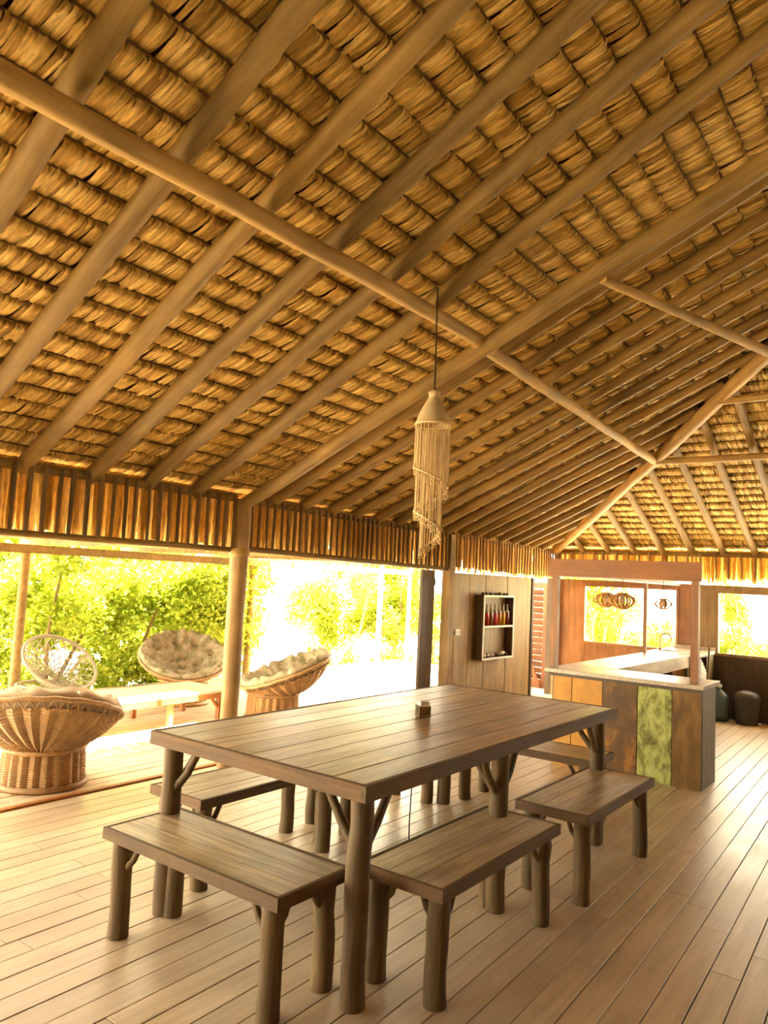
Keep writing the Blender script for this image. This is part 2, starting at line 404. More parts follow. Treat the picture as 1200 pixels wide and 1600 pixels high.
for i in range(-2, rows-1):
    s = 0.06 + i*ROW; yy = YF - s*CA; xs = XW + max(0, s*CA)
    x = xs + PL - 0.05 - tr.uniform(0, 0.9)
    while x < 2.2 and xs < 0.3:
        mm = frame_far(x, yy, RN + tr.uniform(-0.004, 0.004))
        if x - PL < xs - 0.06:
            me = thatch(PL, tr, keep=lambda u, x=x, xs=xs: x-u > xs-0.06).mesh('thatch_panel', [M['thatch'], M['batten']])
        else: me = tr.choice(variants)
        link('thatch_panel', me, ceil_f, mm)
        x += PL
# weatherproof outer layer of the thatch on all four slopes
def slab(name, pts, th, par):
    mb = MB(); top = [(p[0], p[1], p[2]+th) for p in pts]; n = len(pts)
    mb.add(list(pts)+top, [tuple(range(n)), tuple(range(2*n-1, n-1, -1))] + [(i, i+n, (i+1) % n+n, (i+1) % n) for i in range(n)])
    return mb.obj(name, M['backing'], par)
BN = RN + 0.085; E0 = 0.30
def cpt(x, y, z): return (x, y, z)
zr = 2.245 + SL*5.0 + BN/CA; ze = 2.245 - SL*E0 + BN/CA; zfe = ZF - SL*E0 + BN/CA; zfr = zr-0.07
ap = YF-5.0
slab('outer_thatch', [(XW-E0, YB-E0, ze), (XR, YB+5.0, zr), (XR, 4.3, zr), (XW-E0, 4.3, ze)], 0.12, ceil_l)
slab('outer_thatch', [(XW-E0, 4.3, ze), (XR, 4.3, zr), (XR, ap, zfr+0.045), (XW-E0, YF+E0, zfe)], 0.12, ceil_l)
slab('outer_thatch', [(XW-E0, YF+E0, zfe), (XR, ap, zfr), (XRW+E0, YF+E0, zfe)], 0.12, ceil_f)
ceil_r = struct('ceiling_right', 'thatched roof slope on the other side of the ridge', 'roof')
slab('outer_thatch', [(XRW+E0, YB-E0, ze), (XRW+E0, YF+E0, zfe), (XR, ap, zfr+0.045), (XR, YB+5.0, zr)], 0.12, ceil_r)
slab('outer_thatch', [(XW-E0, YB-E0, ze), (XRW+E0, YB-E0, ze), (XR, YB+5.0, zr)], 0.12, ceil_r)

# rafters, purlins and hips are round poles
rr_ = random.Random(11)
near = [-0.93, -0.45, 0.03, 0.51, 0.99, 1.47, 1.95, 2.43, 2.90, 3.37, 3.82]
farr = [4.66, 5.05, 5.45, 5.81, 6.19, 6.54, 6.88, 7.22, 7.56, 7.9, 8.2, 8.53, 8.88, 9.25, 9.56, 9.87, 10.2]
for y in near:
    pole('rafter', left_pt(XW-0.35, y+0.02, -0.012), left_pt(XR, y-0.075*4.9, -0.012), 0.056, 0.050, M['pole'], ceil_l, 12, 0.007, 12, rr_)
for y in farr:
    xe = min(XR, XW + (YF-y))
    pole('rafter', left_pt(XW-0.35, y, -0.004), left_pt(xe, y-0.02, -0.004), 0.050, 0.044, M['pole'], ceil_l, max(3, int(2.2*(xe-XW))), 0.006, 10, rr_)
pole('main_rafter', left_pt(XW+0.02, 4.27, -0.10), left_pt(XR, 4.16, -0.20), 0.055, 0.060, M['pole'], ceil_l, 10, 0.006, 12, rr_)
pole('purlin', left_pt(-2.47, 4.35, -0.115), left_pt(-2.50, -1.4, -0.13), 0.045, 0.050, M['polelight'], ceil_l, 12, 0.008, 12, rr_)
pole('purlin', left_pt(-2.49, 4.15, -0.115), left_pt(-2.64, 8.60, -0.11), 0.044, 0.040, M['polelight'], ceil_l, 10, 0.006, 12, rr_)
pole('ridge_pole', (XR, YB+5, zr-0.16), (XR, ap, zr-0.2), 0.06, 0.06, M['pole'], ceil_l, 10)
hip_a = Vector((XW+0.03, YF-0.03, ZF-0.02)); hip_b = Vector((XR, ap, ZF+SL*5.0-0.09))
pole('hip_rafter', hip_a, hip_b, 0.070, 0.060, M['polelight'], ceil_f, 9, 0.016, 12, rr_, 0.07)
# stubs on the far slope
for x in [-4.27, -3.89, -3.52, -3.12, -2.72, -2.33, -1.95, -1.56, -1.17, -0.78, -0.38, 0.02, 0.42, 0.82, 1.22, 1.62]:
    yt = YF - (x-XW) if x < XR else YF - (XRW-x)
    pole('rafter', far_pt(x, YF+0.35, -0.004), far_pt(x-0.02, yt, -0.004), 0.045, 0.040, M['pole'], ceil_f, max(3, int(2.2*(YF-yt))), 0.006, 10, rr_)
pole('purlin', far_pt(-2.58, 8.50, -0.10), far_pt(2.4, 8.50, -0.10), 0.038, 0.038, M['polelight'], ceil_f, 10, 0.007, 10, rr_)
pole('purlin', far_pt(-1.72, 7.62, -0.10), far_pt(1.7, 7.62, -0.10), 0.036, 0.036, M['polelight'], ceil_f, 8, 0.007, 10, rr_)
# straight tie pole leaving the main rafter
ta = left_pt(-1.70, 4.20, -0.22); tdir = Vector((math.sin(math.radians(17.0)), math.cos(math.radians(17.0)), 0))
pole('tie_pole', ta, ta + tdir*6.2, 0.026, 0.062, M['polelight'], ceil_f, 9, 0.004, 12, rr_, 0.02)

# ---------------------------------------------------------------- eave fringe: rails, round slats and hanging leaves
sr = random.Random(13)
def hang(length, h, rg, w0=0.03, w1=0.055):
    # leaves hanging down: local x along, z down from 0 to -h
    mb = MB(); u = 0.0
    while u < length:
        w = rg.uniform(w0, w1)*0.55; d = rg.uniform(-0.022, 0.014); e = rg.uniform(-0.05, 0.035); sk = rg.uniform(-0.02, 0.02); am = rg.uniform(0.004, 0.012)
        vs_ = []
        for k in range(4):
            t = k/3; z = -(h+e)*t; ww = w*(1.15 if k < 3 else 0.8)
            vs_ += [(u+sk*t-ww, d+am*0.5, z), (u+sk*t, d-am, z), (u+sk*t+ww, d+am*0.5, z)]
        mb.add(vs_, [(i*3+j, i*3+j+1, (i+1)*3+j+1, (i+1)*3+j) for i in range(3) for j in (0, 1)], True)
        u += w
    return mb
def fringe_run(par, a, b, zt_a, zt_b, h, sp, off, slat_r, inward, tops=True, bot=True, hl=None, smat='slat'):
    # a->b along the wall in plan, inward = unit vector into the room
    a, b = Vector((a[0], a[1], 0)), Vector((b[0], b[1], 0)); d = (b-a); L = d.length; d.normalize(); inn = Vector((inward[0], inward[1], 0))
    zt = lambda t: zt_a + (zt_b-zt_a)*t/L
    up = Vector((0, 0, 1))
    if tops: pole('rail', a+up*(zt_a-0.03), b+up*(zt_b-0.03), 0.036, 0.034, M['pole'], par, 8, 0.004, 10, sr)
    if bot:
        pole('rail', a+up*(zt_a-h)+inn*0.0, b+up*(zt_b-h), 0.026, 0.024, M['pole'], par, 8, 0.004, 8, sr)
    t = sp*0.5
    while t < L:
        p = a+d*t+inn*(0.045); r = slat_r*sr.uniform(0.8, 1.2); lean = sr.uniform(-0.012, 0.012)
        mb = MB().tube([(0, 0, 0.0), (lean*0.5+sr.uniform(-0.004, 0.004), 0, -(h-0.06)*0.5), (lean, 0, -(h-0.035))], [r, r*1.05, r*0.9], 7)
        o = mb.obj('slat', M[smat], par); o.location = p+up*(zt(t)-0.02)
        t += sp*sr.uniform(0.85, 1.15)
    # hanging leaf panels behind the slats
    k = max(1, round(L/0.8)); seg = L/k
    for i in range(k):
        mb = hang(seg, (hl or h)+0.03, sr)
        o = mb.obj('leaf_fringe', M['fringe'], par)
        mm = Matrix.Identity(4)
        for q, ax in enumerate((d, up.cross(d), up)): mm[0][q], mm[1][q], mm[2][q] = ax.x, ax.y, ax.z
        mm.translation = a+d*(seg*i)-inn*0.03+up*(zt(seg*(i+.5))+0.02)
        o.matrix_local = mm
fr_l = struct('trim_2', 'slatted palm-leaf fringe hanging under the long eave', 'eave fringe')
fringe_run(fr_l, (XW, -1.0), (XW, 4.22), 2.245, 2.245, 0.47, 0.098, 0, 0.0155, (1, 0), smat='slatshade')
fringe_run(fr_l, (XW, 4.34), (XW, 7.62), 2.245, z0(7.62), 0.455, 0.083, 0, 0.0145, (1, 0), smat='slatshade')
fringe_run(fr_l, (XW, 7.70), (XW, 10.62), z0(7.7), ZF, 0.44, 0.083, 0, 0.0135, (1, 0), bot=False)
fr_f = struct('trim_3', 'palm-leaf fringe hanging under the far eave above the windows', 'eave fringe')
fringe_run(fr_f, (XW+0.05, YF), (1.8, YF), ZF, ZF, 0.37, 0.17, 0, 0.013, (0, -1), bot=False)

# ---------------------------------------------------------------- walls
def planks(par, along, fixed, t0, t1, zl, zh, th, w, mat, rg, gap=0.003, name='plank', holes=()):
    # vertical boards; along 'y' (wall at x=fixed..fixed-th) or 'x' (wall at y=fixed..fixed+th)
    t = t0
    while t < t1-0.01:
        e = min(t1, t+w*rg.uniform(0.9, 1.1))
        if t1-e < 0.05: e = t1
        spans = [(zl, zh)]
        for (h0, h1, a0, a1) in holes:
            if e > h0+0.01 and t < h1-0.01:
                spans = [(zl, a0), (a1, zh)]
                if t < h0-0.01: e = h0; spans = [(zl, zh)]
                elif e > h1: e = h1
        j = rg.uniform(0, 0.006)
        for (a, bb) in spans:
            if bb-a < 0.02: continue
            if along == 'y': MB().box(fixed-th, fixed-j, t, e-gap, a, bb).obj(name, mat, par)
            else: MB().box(t, e-gap, fixed+j, fixed+th, a, bb).obj(name, mat, par)
        t = e
wl = struct('wall_left', 'brown plank wall panel holding the bottle shelf', 'wall')
planks(wl, 'y', -4.75, 7.78, 9.93, 0.0, 1.715, 0.05, 0.205, M['wall'], sr)
MB().box(-4.82, -4.735, 9.93, 9.985, 0.0, 1.715).obj('jamb', M['walldark'], wl)
MB().box(-4.742, -4.722, 7.79, 7.81, 0.0, 0.96).obj('cable_cover', M['wall'], wl)
wf = struct('wall_far', 'far plank wall with two open windows behind the bar', 'wall')
W1 = (-4.25, -2.945, 0.83, 1.635); W2 = (-2.40, -0.95, 0.835, 1.625)
planks(wf, 'x', 10.70, -4.72, -2.66, 0.0, 1.73, 0.05, 0.21, M['redz'], sr, holes=[W1])  # same boards all along; light on the left part put into redder wood
planks(wf, 'x', 10.70, -2.66, 5.2, 0.0, 1.73, 0.05, 0.24, M['wall'], sr, holes=[W2, (0.2, 1.6, 0.835, 1.625)])  # less lit part of the same wall, given browner wood
for n_, w_, mt in (('window_1', W1, M['redz']), ('window_2', W2, M['polez'])):
    wn = struct(n_, 'open window to the trees behind the bar sink' if n_ == 'window_1' else 'open window in the shaded far wall right of the bar', 'window')
    a, b_, c, d = w_
    MB().box(a-0.03, b_+0.03, 10.685, 10.76, c-0.035, c).obj('sill', mt, wn)
    MB().box(a-0.03, b_+0.03, 10.685, 10.76, d, d+0.035).obj('head', mt, wn)
    MB().box(a-0.035, a, 10.685, 10.76, c, d).obj('jamb', mt, wn); MB().box(b_, b_+0.035, 10.685, 10.76, c, d).obj('jamb', mt, wn)
MB().box(-2.635, 5.2, 10.672, 10.70, 0.0, 0.80).obj('shade_board', M['walldark'], wf)  # dark sheet added for the shade on the lower right wall
# unseen sides that still keep the light as it is in the hall
wb = struct('wall_back', 'plank wall behind the viewer', 'wall')
MB().box(-4.75, 5.2, YB-0.05, YB, 0, 2.2).obj('boarding', M['walldark'], wb)
wr = struct('wall_right', 'plank wall on the far side of the hall', 'wall')
MB().box(5.25, 5.3, YB, 10.7, 0, 2.2).obj('boarding', M['walldark'], wr)
for yy in (-2.0, 1.2, 4.4, 7.6):
    MB().tube([(5.2, yy, 0), (5.2, yy, 2.2)], 0.07, 10).obj('wall_post', M['polez'], wr)

# doors
d1 = struct('door_1', 'dark sliding plank door pushed back beside the round post', 'door')
for k in range(2): MB().box(-4.90, -4.865, 7.27+0.135*k, 7.40+0.135*k, 0.0, 1.73).obj('plank', M['walldark'], d1)
MB().box(-4.865, -4.85, 7.28, 7.53, 1.55, 1.63).obj('batten', M['walldark'], d1); MB().box(-4.865, -4.85, 7.28, 7.53, 0.15, 0.23).obj('batten', M['walldark'], d1)
d2 = struct('door_2', 'reddish louvred door seen through the doorway at the end of the left wall', 'door')
DY = 11.2
MB().box(-5.14, -5.02, DY-.02, DY+.025, -.012, 1.66).obj('stile', M['reddark'], d2); MB().box(-5.80, -5.70, DY-.02, DY+.025, -.012, 1.66).obj('stile', M['reddark'], d2)
MB().box(-5.70, -5.14, DY-.02, DY+.025, 1.56, 1.66).obj('rail', M['reddark'], d2); MB().box(-5.70, -5.14, DY-.02, DY+.025, -.012, 0.12).obj('rail', M['reddark'], d2)
for k in range(15):
    z = 0.15+k*0.095
    o = MB().box(-5.70, -5.14, -0.062, 0.062, -0.005, 0.005).obj('louvre', M['reddark'], d2); o.location = (0, DY, z+0.02); o.rotation_euler = (math.radians(-50), 0, 0)
o = MB().box(-0.03, 0.03, -0.012, 0.012, 0, 0.55).obj('brace', M['reddark'], d2); o.location = (-5.16, DY-.06, 0.0); o.rotation_euler = (0, math.radians(-22), 0)
MB().box(-5.01, -4.96, DY-.03, DY+.04, -.012, 1.72).obj('frame_post', M['walldark'], d2)
MB().box(-4.82, -4.74, 10.60, 10.66, 0, 1.73).obj('trim_4', M['walldark'])
tag(bpy.data.objects['trim_4'], 'dark door jamb at the corner of the hall', 'door jamb', kind='structure')

# ---------------------------------------------------------------- posts
pr_ = random.Random(17)
def post(loc, h, r0, r1, label, mat='polez', name='post', lean=(0, 0), collar=False, seg=14):
    t = thing(name, label, 'post', (loc[0], loc[1], 0), 0, 'roof posts')
    n = 9; pts = [(lean[0]*i/n + (pr_.uniform(-.004, .004) if 0 < i < n else 0), lean[1]*i/n + (pr_.uniform(-.004, .004) if 0 < i < n else 0), loc[2]+(h-loc[2])*i/n) for i in range(n+1)]
    MB().tube(pts, [(r0+(r1-r0)*i/n)*(1+pr_.uniform(-.03, .03)) for i in range(n+1)], seg).obj('shaft', M[mat], t)
    if collar: MB().lathe([(r1+0.004, 1.72), (r1+0.012, 1.74), (r1+0.012, 1.77), (r1+0.004, 1.79)], seg).obj('lashing', M['polelight'], t)
    return t
post((-4.72, 4.28, -0.012), 2.205, 0.072, 0.078, 'thick round log post between the two open bays of the left wall', collar=True)
t = thing('post', 'squared timber post beside the dark sliding door', 'post', (-4.755, 7.66, 0), 0, 'roof posts')
MB().box(-0.055, 0.055, -0.055, 0.055, 0, 2.17, 0.006).obj('shaft', M['polez'], t)
t = thing('post', 'corner timber post where left and far walls meet', 'post', (-4.68, 10.64, 0), 0, 'roof posts')
MB().box(-0.035, 0.035, -0.035, 0.035, 0, 2.13, 0.006).obj('shaft', M['polez'], t)
# pergola along the deck edge
pg = thing('veranda', 'timber veranda frame along the outer edge of the deck', 'veranda', (-8.5, 0, 0))
for k, (yy, dx) in enumerate(((-0.3, 0), (4.43, 0), (7.93, 0.07))):
    MB().tube([(dx, yy, -0.012), (dx+.01, yy, 0.9), (dx, yy, 1.69)], [0.06, 0.055, 0.055], 10).obj('upright', M['pole'], pg)
MB().box(-0.04, 0.04, -0.6, 12.2, 1.69, 1.79).obj('beam', M['pole'], pg)
slab('shade_roof', [(-0.20, -4.0, 1.99), (2.50, -4.0, 2.08), (2.50, 8.3, 2.08), (-0.20, 8.3, 1.99)], 0.08, pg)  # unseen roof added to shade the chairs, cut back to leave a sunlit strip
slab('shade_roof', [(2.52, 5.1, 2.08), (3.3, 5.1, 2.10), (3.3, 7.3, 2.10), (2.52, 7.3, 2.08)], 0.08, pg)  # extra unseen piece added to keep sun off the tilted chair
for yy in [-2.4+1.4*i for i in range(9)]: MB().box(-0.5, 3.05, yy, yy+.06, 1.795, 1.955).obj('rafter', M['polez'], pg)
wp = [(-8.47, 11.25, 'first'), (-8.35, 12.0, 'second')]
post((-8.47, 11.25, -0.012), 1.85, 0.05, 0.045, 'slim pale pole at the deck edge left of its twin, in front of bushes', 'white', 'deck_pole')
post((-8.33, 12.0, -0.012), 1.85, 0.038, 0.034, 'thinner pale pole at the deck edge nearest the dark sliding door', 'white', 'deck_pole')

# ---------------------------------------------------------------- dining table and benches
br = random.Random(29)
def log_leg(par, x, y, h, r, rg, zb=0.0):
    n = 6; pts = [(x+(rg.uniform(-.005, .005) if i else 0), y+(rg.uniform(-.005, .005) if i else 0), zb+(h-zb)*i/n) for i in range(n+1)]
    return MB().tube(pts, [r*(1.04-0.05*i/n)*(1+rg.uniform(-.035, .035)) for i in range(n+1)], 12).obj('leg', M['log'], par)
def brace(par, x, y, z, dx, dy, rise, r, rg):
    a = Vector((x, y, z)); b = Vector((x+dx, y+dy, z+rise)); mid = a.lerp(b, .45)+Vector((0, 0, -0.018))+Vector((rg.uniform(-.005, .005), rg.uniform(-.005, .005), 0))
    return MB().tube([a, mid, b], [r*1.15, r, r*0.9], 8).obj('brace', M['log'], par)
tb = thing('dining_table', 'long plank-topped dining table on round log legs', 'table', (-2.385, 3.615, 0))
TX, TY, TH = 0.655, 1.345, 0.824
k = 8; pw = (2*TX-0.05)/k
for i in range(k):
    x0 = -TX+0.025+pw*i
    mb = MB(); board(mb, x0, x0+pw-0.0025, -TY+0.025, TY-0.025, TH-br.uniform(0, .0015), 0.028, 0.0025); mb.obj('plank', M['table'], tb)
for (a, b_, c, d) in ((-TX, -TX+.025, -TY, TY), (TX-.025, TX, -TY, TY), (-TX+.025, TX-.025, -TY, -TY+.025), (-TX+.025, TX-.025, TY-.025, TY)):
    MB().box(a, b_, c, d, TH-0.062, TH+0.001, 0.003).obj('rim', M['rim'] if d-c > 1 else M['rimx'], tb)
LX0, LX1 = -0.545, 0.595
for sx in (LX0, LX1):
    for ly in (-1.285, -0.17, 1.16):
        log_leg(tb, sx, ly, TH-0.028, 0.046, br)
        for (dx, dy) in ((0, 1), (0, -1), (-1 if sx > 0 else 1, 0)):
            if (dy < 0 and ly < -1) or (dy > 0 and ly > 1): continue
            brace(tb, sx+dx*.03, ly+dy*.03, TH-0.25, dx*.16, dy*.16, 0.222-0.01, 0.019, br)
LB, WB, HB = 1.07, 0.41, 0.457
bench0 = thing('bench', 'plank bench across the near end of the dining table', 'bench', (0, 0, 0), 0, 'log-legged benches')
for i in range(3):
    w = (WB-0.036)/3; x0 = -WB/2+.018+w*i
    mb = MB(); board(mb, x0, x0+w-.0022, -LB/2+.018, LB/2-.018, HB-br.uniform(0, .0012), 0.025, 0.002); mb.obj('plank', M['table'], bench0)
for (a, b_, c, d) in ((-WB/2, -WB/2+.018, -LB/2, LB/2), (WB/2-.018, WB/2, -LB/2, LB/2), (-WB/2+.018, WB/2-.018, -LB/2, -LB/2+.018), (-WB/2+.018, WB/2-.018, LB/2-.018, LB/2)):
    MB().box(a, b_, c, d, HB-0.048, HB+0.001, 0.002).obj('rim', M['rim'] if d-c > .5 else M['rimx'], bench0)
for sx in (-1, 1):
    for sy in (-1, 1):
        x, y = sx*(WB/2-.062), sy*(LB/2-.075)
        log_leg(bench0, x, y, HB-0.025, 0.043, br)
        brace(bench0, x, y-sy*.03, HB-0.16, 0, -sy*.095, 0.135-.008, 0.014, br)
        brace(bench0, x-sx*.03, y, HB-0.14, -sx*.06, 0, 0.115-.008, 0.013, br)
spots = [((-2.425, 2.205), PI/2, None),
         ((-1.705, 3.005), PI, 'plank bench on the near right side of the table, pushed in beside the corner leg'),
         ((-1.645, 4.285), 0, 'brown plank bench on the right side of the table, nearest the bar'),
         ((-3.165, 3.075), 0, 'plank bench half hidden on the left side of the table, nearest the viewer'),
         ((-3.165, 4.235), PI, 'plank bench under the left side of the table, farther from the viewer'),
         ((-2.415, 5.13), -PI/2, 'plank bench across the far end of the table, in front of the bar')]
for i, (p, rz, lb) in enumerate(spots):
    o = bench0 if i == 0 else copy_tree(bench0)
    o.location = (p[0], p[1], 0); o.rotation_euler = (0, 0, rz)
    if lb: o['label'] = lb

# napkin holder on the table, cord under it
nh = thing('napkin_holder', 'small wooden napkin holder with white napkins on the table', 'napkin holder', (-2.39, 3.635, TH+0.002), -0.6)
MB().box(-.034, .034, -.034, -.028, 0, .064, .001).obj('side', M['log'], nh); MB().box(-.034, .034, .028, .034, 0, .064, .001).obj('side', M['log'], nh)
MB().box(-.034, .034, -.028, .028, 0, .006).obj('base', M['log'], nh)
MB().box(-.031, .031, -.027, .027, .0065, .086, .006).obj('napkins', M['fabric'], nh)
MB().box(.0315, .034, -.027, .027, .012, .060).obj('print', M['brownpatch'], nh)
mb = MB().lathe([(.016, 0), (.016, .002)], 16); mb.xf(Matrix.Rotation(PI/2, 4, 'X')); mb.obj('hole', M['black'], nh, (0.0, -.034, .038))  # black disc stands in for the shade inside the hole
ck = MB().tube([(-2.30, 3.42, TH-.03), (-2.30, 3.425, .6), (-2.305, 3.42, .3), (-2.30, 3.43, .006), (-2.28, 3.50, .005), (-2.2, 3.7, .005)], .0035, 6)
tag(ck.obj('power_cord', M['black']), 'thin dark cord hanging below the tabletop to the floor', 'cord')

# ---------------------------------------------------------------- macrame hanging lamp
ml = thing('macrame_lamp', 'cream macrame hanging lamp with spiralling strands above the table', 'lamp', (-2.35, 3.55, 0))
lr = random.Random(31); RT = 2.50
mtop = left_pt(-2.33, 3.5, -0.06)
MB().tube([(0, 0, 2.66), (.004, -.01, 2.9), (.012, -.03, 3.1), (.02, -.045, mtop.z-0.0)], .0045, 6).obj('cable', M['black'], ml)
MB().lathe([(.02, 2.655), (.034, 2.665), (.036, 2.69), (.022, 2.70)], 16).obj('top_knot', M['cord'], ml)
rows_ = []                                   # knotted net cap, twisted
for j in range(19):
    t = j/18; z = 2.66-0.155*t; r = 0.024+0.070*t**1.3+0.012*math.sin(PI*t)
    rows_.append([((r+0.010*((kk//2+j) % 2))*math.cos(2*PI*kk/36+t*0.9), (r+0.010*((kk//2+j) % 2))*math.sin(2*PI*kk/36+t*0.9), z) for kk in range(36)])
MB().grid(rows_).obj('net_cap', M['cord'], ml)
ring = [(0.102*math.cos(2*PI*k/40), 0.102*math.sin(2*PI*k/40), RT) for k in range(41)]
MB().tube(ring, .008, 8, False).obj('ring', M['cord'], ml)
th0 = math.atan2(-3.55, 2.35)                 # direction to the viewer
NS = 52
for k in range(NS):
    t = k/(NS-1); th = th0 - PI*0.72 + t*4*PI*1.02
    r = 0.099 - 0.047*max(0, (t-0.42)/0.58)**0.8
    zb = 2.285 - 0.52*t + lr.uniform(-.01, .01)
    x, y = r*math.cos(th), r*math.sin(th)
    mb = MB(); zt_ = RT-0.008 if t < .46 else RT-0.05
    mb.tube([(x, y, zt_), (x+lr.uniform(-.002, .002), y, (zt_+zb)/2), (x, y, zb)], [.0033, .0036, .0033], 5)
    for q in range(4):
        zz = zb+0.004-q*0.016; rad = .0075-.0008*q
        mb.lathe([(.001, -.008), (rad, -.003), (rad, .003), (.001, .008)], 6, c=(x+lr.uniform(-.006, .006), y+lr.uniform(-.006, .006), zz))
    mb.obj('strand', M['cord'], ml)
sp_ = [((0.099-0.047*max(0, (t-0.42)/0.58)**0.8)*math.cos(th0-PI*.72+t*4*PI*1.02), (0.099-0.047*max(0, (t-0.42)/0.58)**0.8)*math.sin(th0-PI*.72+t*4*PI*1.02), 2.285-0.52*t) for t in [i/120 for i in range(121)]]
MB().tube(sp_, .0065, 6).obj('spiral_hem', M['cord'], ml)

# ---------------------------------------------------------------- wall shelf, bottles, shells, switch
sh = thing('wall_shelf', 'dark box shelf with highlight-coloured front edges on the plank wall', 'shelf', (-4.744, 8.30, 0.64))
SD, SW, SHH = 0.135, 0.83, 0.815
MB().box(0, SD-.012, 0, .022, 0, SHH).obj('side', M['walldark'], sh); MB().box(0, SD-.012, SW-.022, SW, 0, SHH).obj('side', M['walldark'], sh)
for z in (0, 0.405, SHH-.022): MB().box(0, SD-.012, .022, SW-.022, z, z+.022).obj('board', M['walldark'], sh)
MB().box(0, .006, .022, SW-.022, .022, SHH-.022).obj('back', M['wall'], sh)
for (y0, y1, a, b_) in ((0, .022, 0, SHH), (SW-.022, SW, 0, SHH), (.022, SW-.022, 0, .024), (.022, SW-.022, .405, .427), (.022, SW-.022, SHH-.024, SHH)):
    MB().box(SD-.012, SD, y0, y1, a, b_).obj('edge_highlight', M['white'], sh)  # highlight along the front edges put into a white colour
cols = [('yellow-green', (0.42, 0.46, 0.02)), ('bright red', (0.62, 0.03, 0.02)), ('dull brown', (0.22, 0.13, 0.05)), ('pinkish red', (0.62, 0.05, 0.08)), ('amber', (0.50, 0.22, 0.02)), ('golden orange', (0.66, 0.33, 0.02)), ('dark red', (0.20, 0.02, 0.01))]
bx_ = -4.744+0.07
for k, (cn, cc) in enumerate(cols):
    y = 8.385+k*0.110; z = 0.64+0.428
    t = thing('bottle', 'slim clear bottle of %s liquid on the wall shelf' % cn, 'bottle', (bx_, y, z), 0, 'bottles on the wall shelf')
    MB().lathe([(.026, 0), (.030, .006), (.030, .135), (.028, .16)], 14).obj('liquid', liquid('liquid_'+cn.replace(' ', '_'), cc), t)
    MB().lathe([(.028, .1605), (.024, .18), (.012, .20), (.011, .245)], 14).obj('neck', M['glassclear'], t)
    MB().lathe([(.0125, .2455), (.0125, .27)], 12).obj('cap', M['glassclear'], t)
for k, (y, s, q) in enumerate(((8.37, .032, 'dark'), (8.46, .04, 'pale'), (8.55, .045, 'rosy'), (8.66, .04, 'white'), (8.80, .034, 'grey'), (8.92, .05, 'long pointed'), (9.03, .04, 'rounded'))):
    n = 7; pts = []; rad = []
    L_ = s*(2.6 if q == 'long pointed' else 1.7)
    for i in range(n+1):
        tt = i/n; pts.append((0, -L_/2+L_*tt, s*.55+(.02*tt if q == 'long pointed' else 0))); rad.append(max(.003, s*.55*math.sin(PI*(0.08+0.84*tt))**.8*(1+.12*(i % 2))))
    o = MB().tube(pts, rad, 10).obj('seashell', M['counter'] if q in ('pale', 'white', 'rosy', 'long pointed') else M['log'])
    o.location = (bx_, y, 0.64+.0245); o.rotation_euler = (0, 0, lr.uniform(-.9, .9))
    tag(o, '%s seashell lying on the bottom of the wall shelf' % q, 'seashell', 'shells on the wall shelf')
for k in range(7):
    y = 8.36+k*.115; s = lr.uniform(.022, .034); n = 6
    o = MB().lathe([(s*.5, 0), (s*1.0, s*.4), (s*.8, s*1.0), (s*.2, s*1.25)], 9).obj('pebble', M['log'])
    o.location = (-4.68+lr.uniform(-.02, .02), y, 0.64+SHH+.001); o.rotation_euler = (0, 0, lr.uniform(0, 6))
    tag(o, '%s small rough stone from the left on top of the wall shelf' % ('first', 'second', 'third', 'fourth', 'fifth', 'sixth', 'seventh')[k], 'stone', 'stones on top of the wall shelf')
sw_ = thing('wall_switch', 'small pale switch plate on the wall beside the squared post', 'switch', (-4.748, 7.90, 0.955))
MB().box(0, .012, -.055, .055, 0, .075, .002).obj('plate', M['white'], sw_)
for q in (-.028, .0, .028): MB().box(.0122, .016, q-.01, q+.01, .022, .053).obj('rocker', M['fabric'], sw_)

# ---------------------------------------------------------------- bar
BX0, BX1, BY0, BY1, BT = -2.92, -1.60, 6.58, 7.02, 0.857
bar = thing('bar_counter', 'front of the bar clad in orange, brown and green salvaged boards', 'bar', (0, 0, 0))
edges = [-2.90, -2.72, -2.435, -2.125, -1.835, -1.60]
for i, mt in enumerate(('orange', 'orange', 'brownpatch', 'green', 'brown')):
    o = MB().box(0, edges[i+1]-edges[i]-.006, 0, .022, 0, BT-.035).obj('front_panel', M[mt], bar, (edges[i]+.003, BY0+(.004 if i % 2 else 0), 0))
    tag(o, ['orange painted board', 'orange board with dark worn corner', 'dark brown board with orange patch', 'flaking pale green board', 'rusty brown board'][i])
MB().box(-.022, 0, .0, BY1-BY0, 0, BT-.035).obj('end_panel', M['olive'], bar, (BX1+.001, BY0+.03, 0))
MB().box(0, .02, 0, BY1-BY0, 0, BT-.035).obj('end_panel', M['walldark'], bar, (BX0, BY0+.03, 0))
MB().box(BX0+.03, BX1-.03, BY1-.02, BY1, 0.02, BT-.035).obj('back_board', M['walldark'], bar)
MB().box(BX0-.005, BX1+.005, BY0-.012, BY0-.001, BT-.07, BT-.036).obj('top_batten', M['walldark'], bar)
sideb = thing('side_counter', 'kitchen counter run behind the bar under the first window', 'counter', (0, 0, 0))
MB().box(-2.99, -2.96, BY1+.06, 10.62, 0, BT-.035).obj('outer_panel', M['walldark'], sideb)
MB().box(-2.51, -2.485, BY1+.06, 9.6, BT-.15, BT-.035).obj('apron', M['counter'], sideb)
MB().box(-2.96, -2.51, BY1+.06, 9.6, 0.40, 0.42).obj('shelf', M['wall'], sideb)
for yy in (8.2, 9.55): MB().box(-2.53, -2.485, yy, yy+.045, 0, BT-.15).obj('leg', M['olive'], sideb)
MB().box(-2.51, -2.44, 9.66, 9.68, BT-.15, BT-.035).obj('apron', M['counter'], sideb)
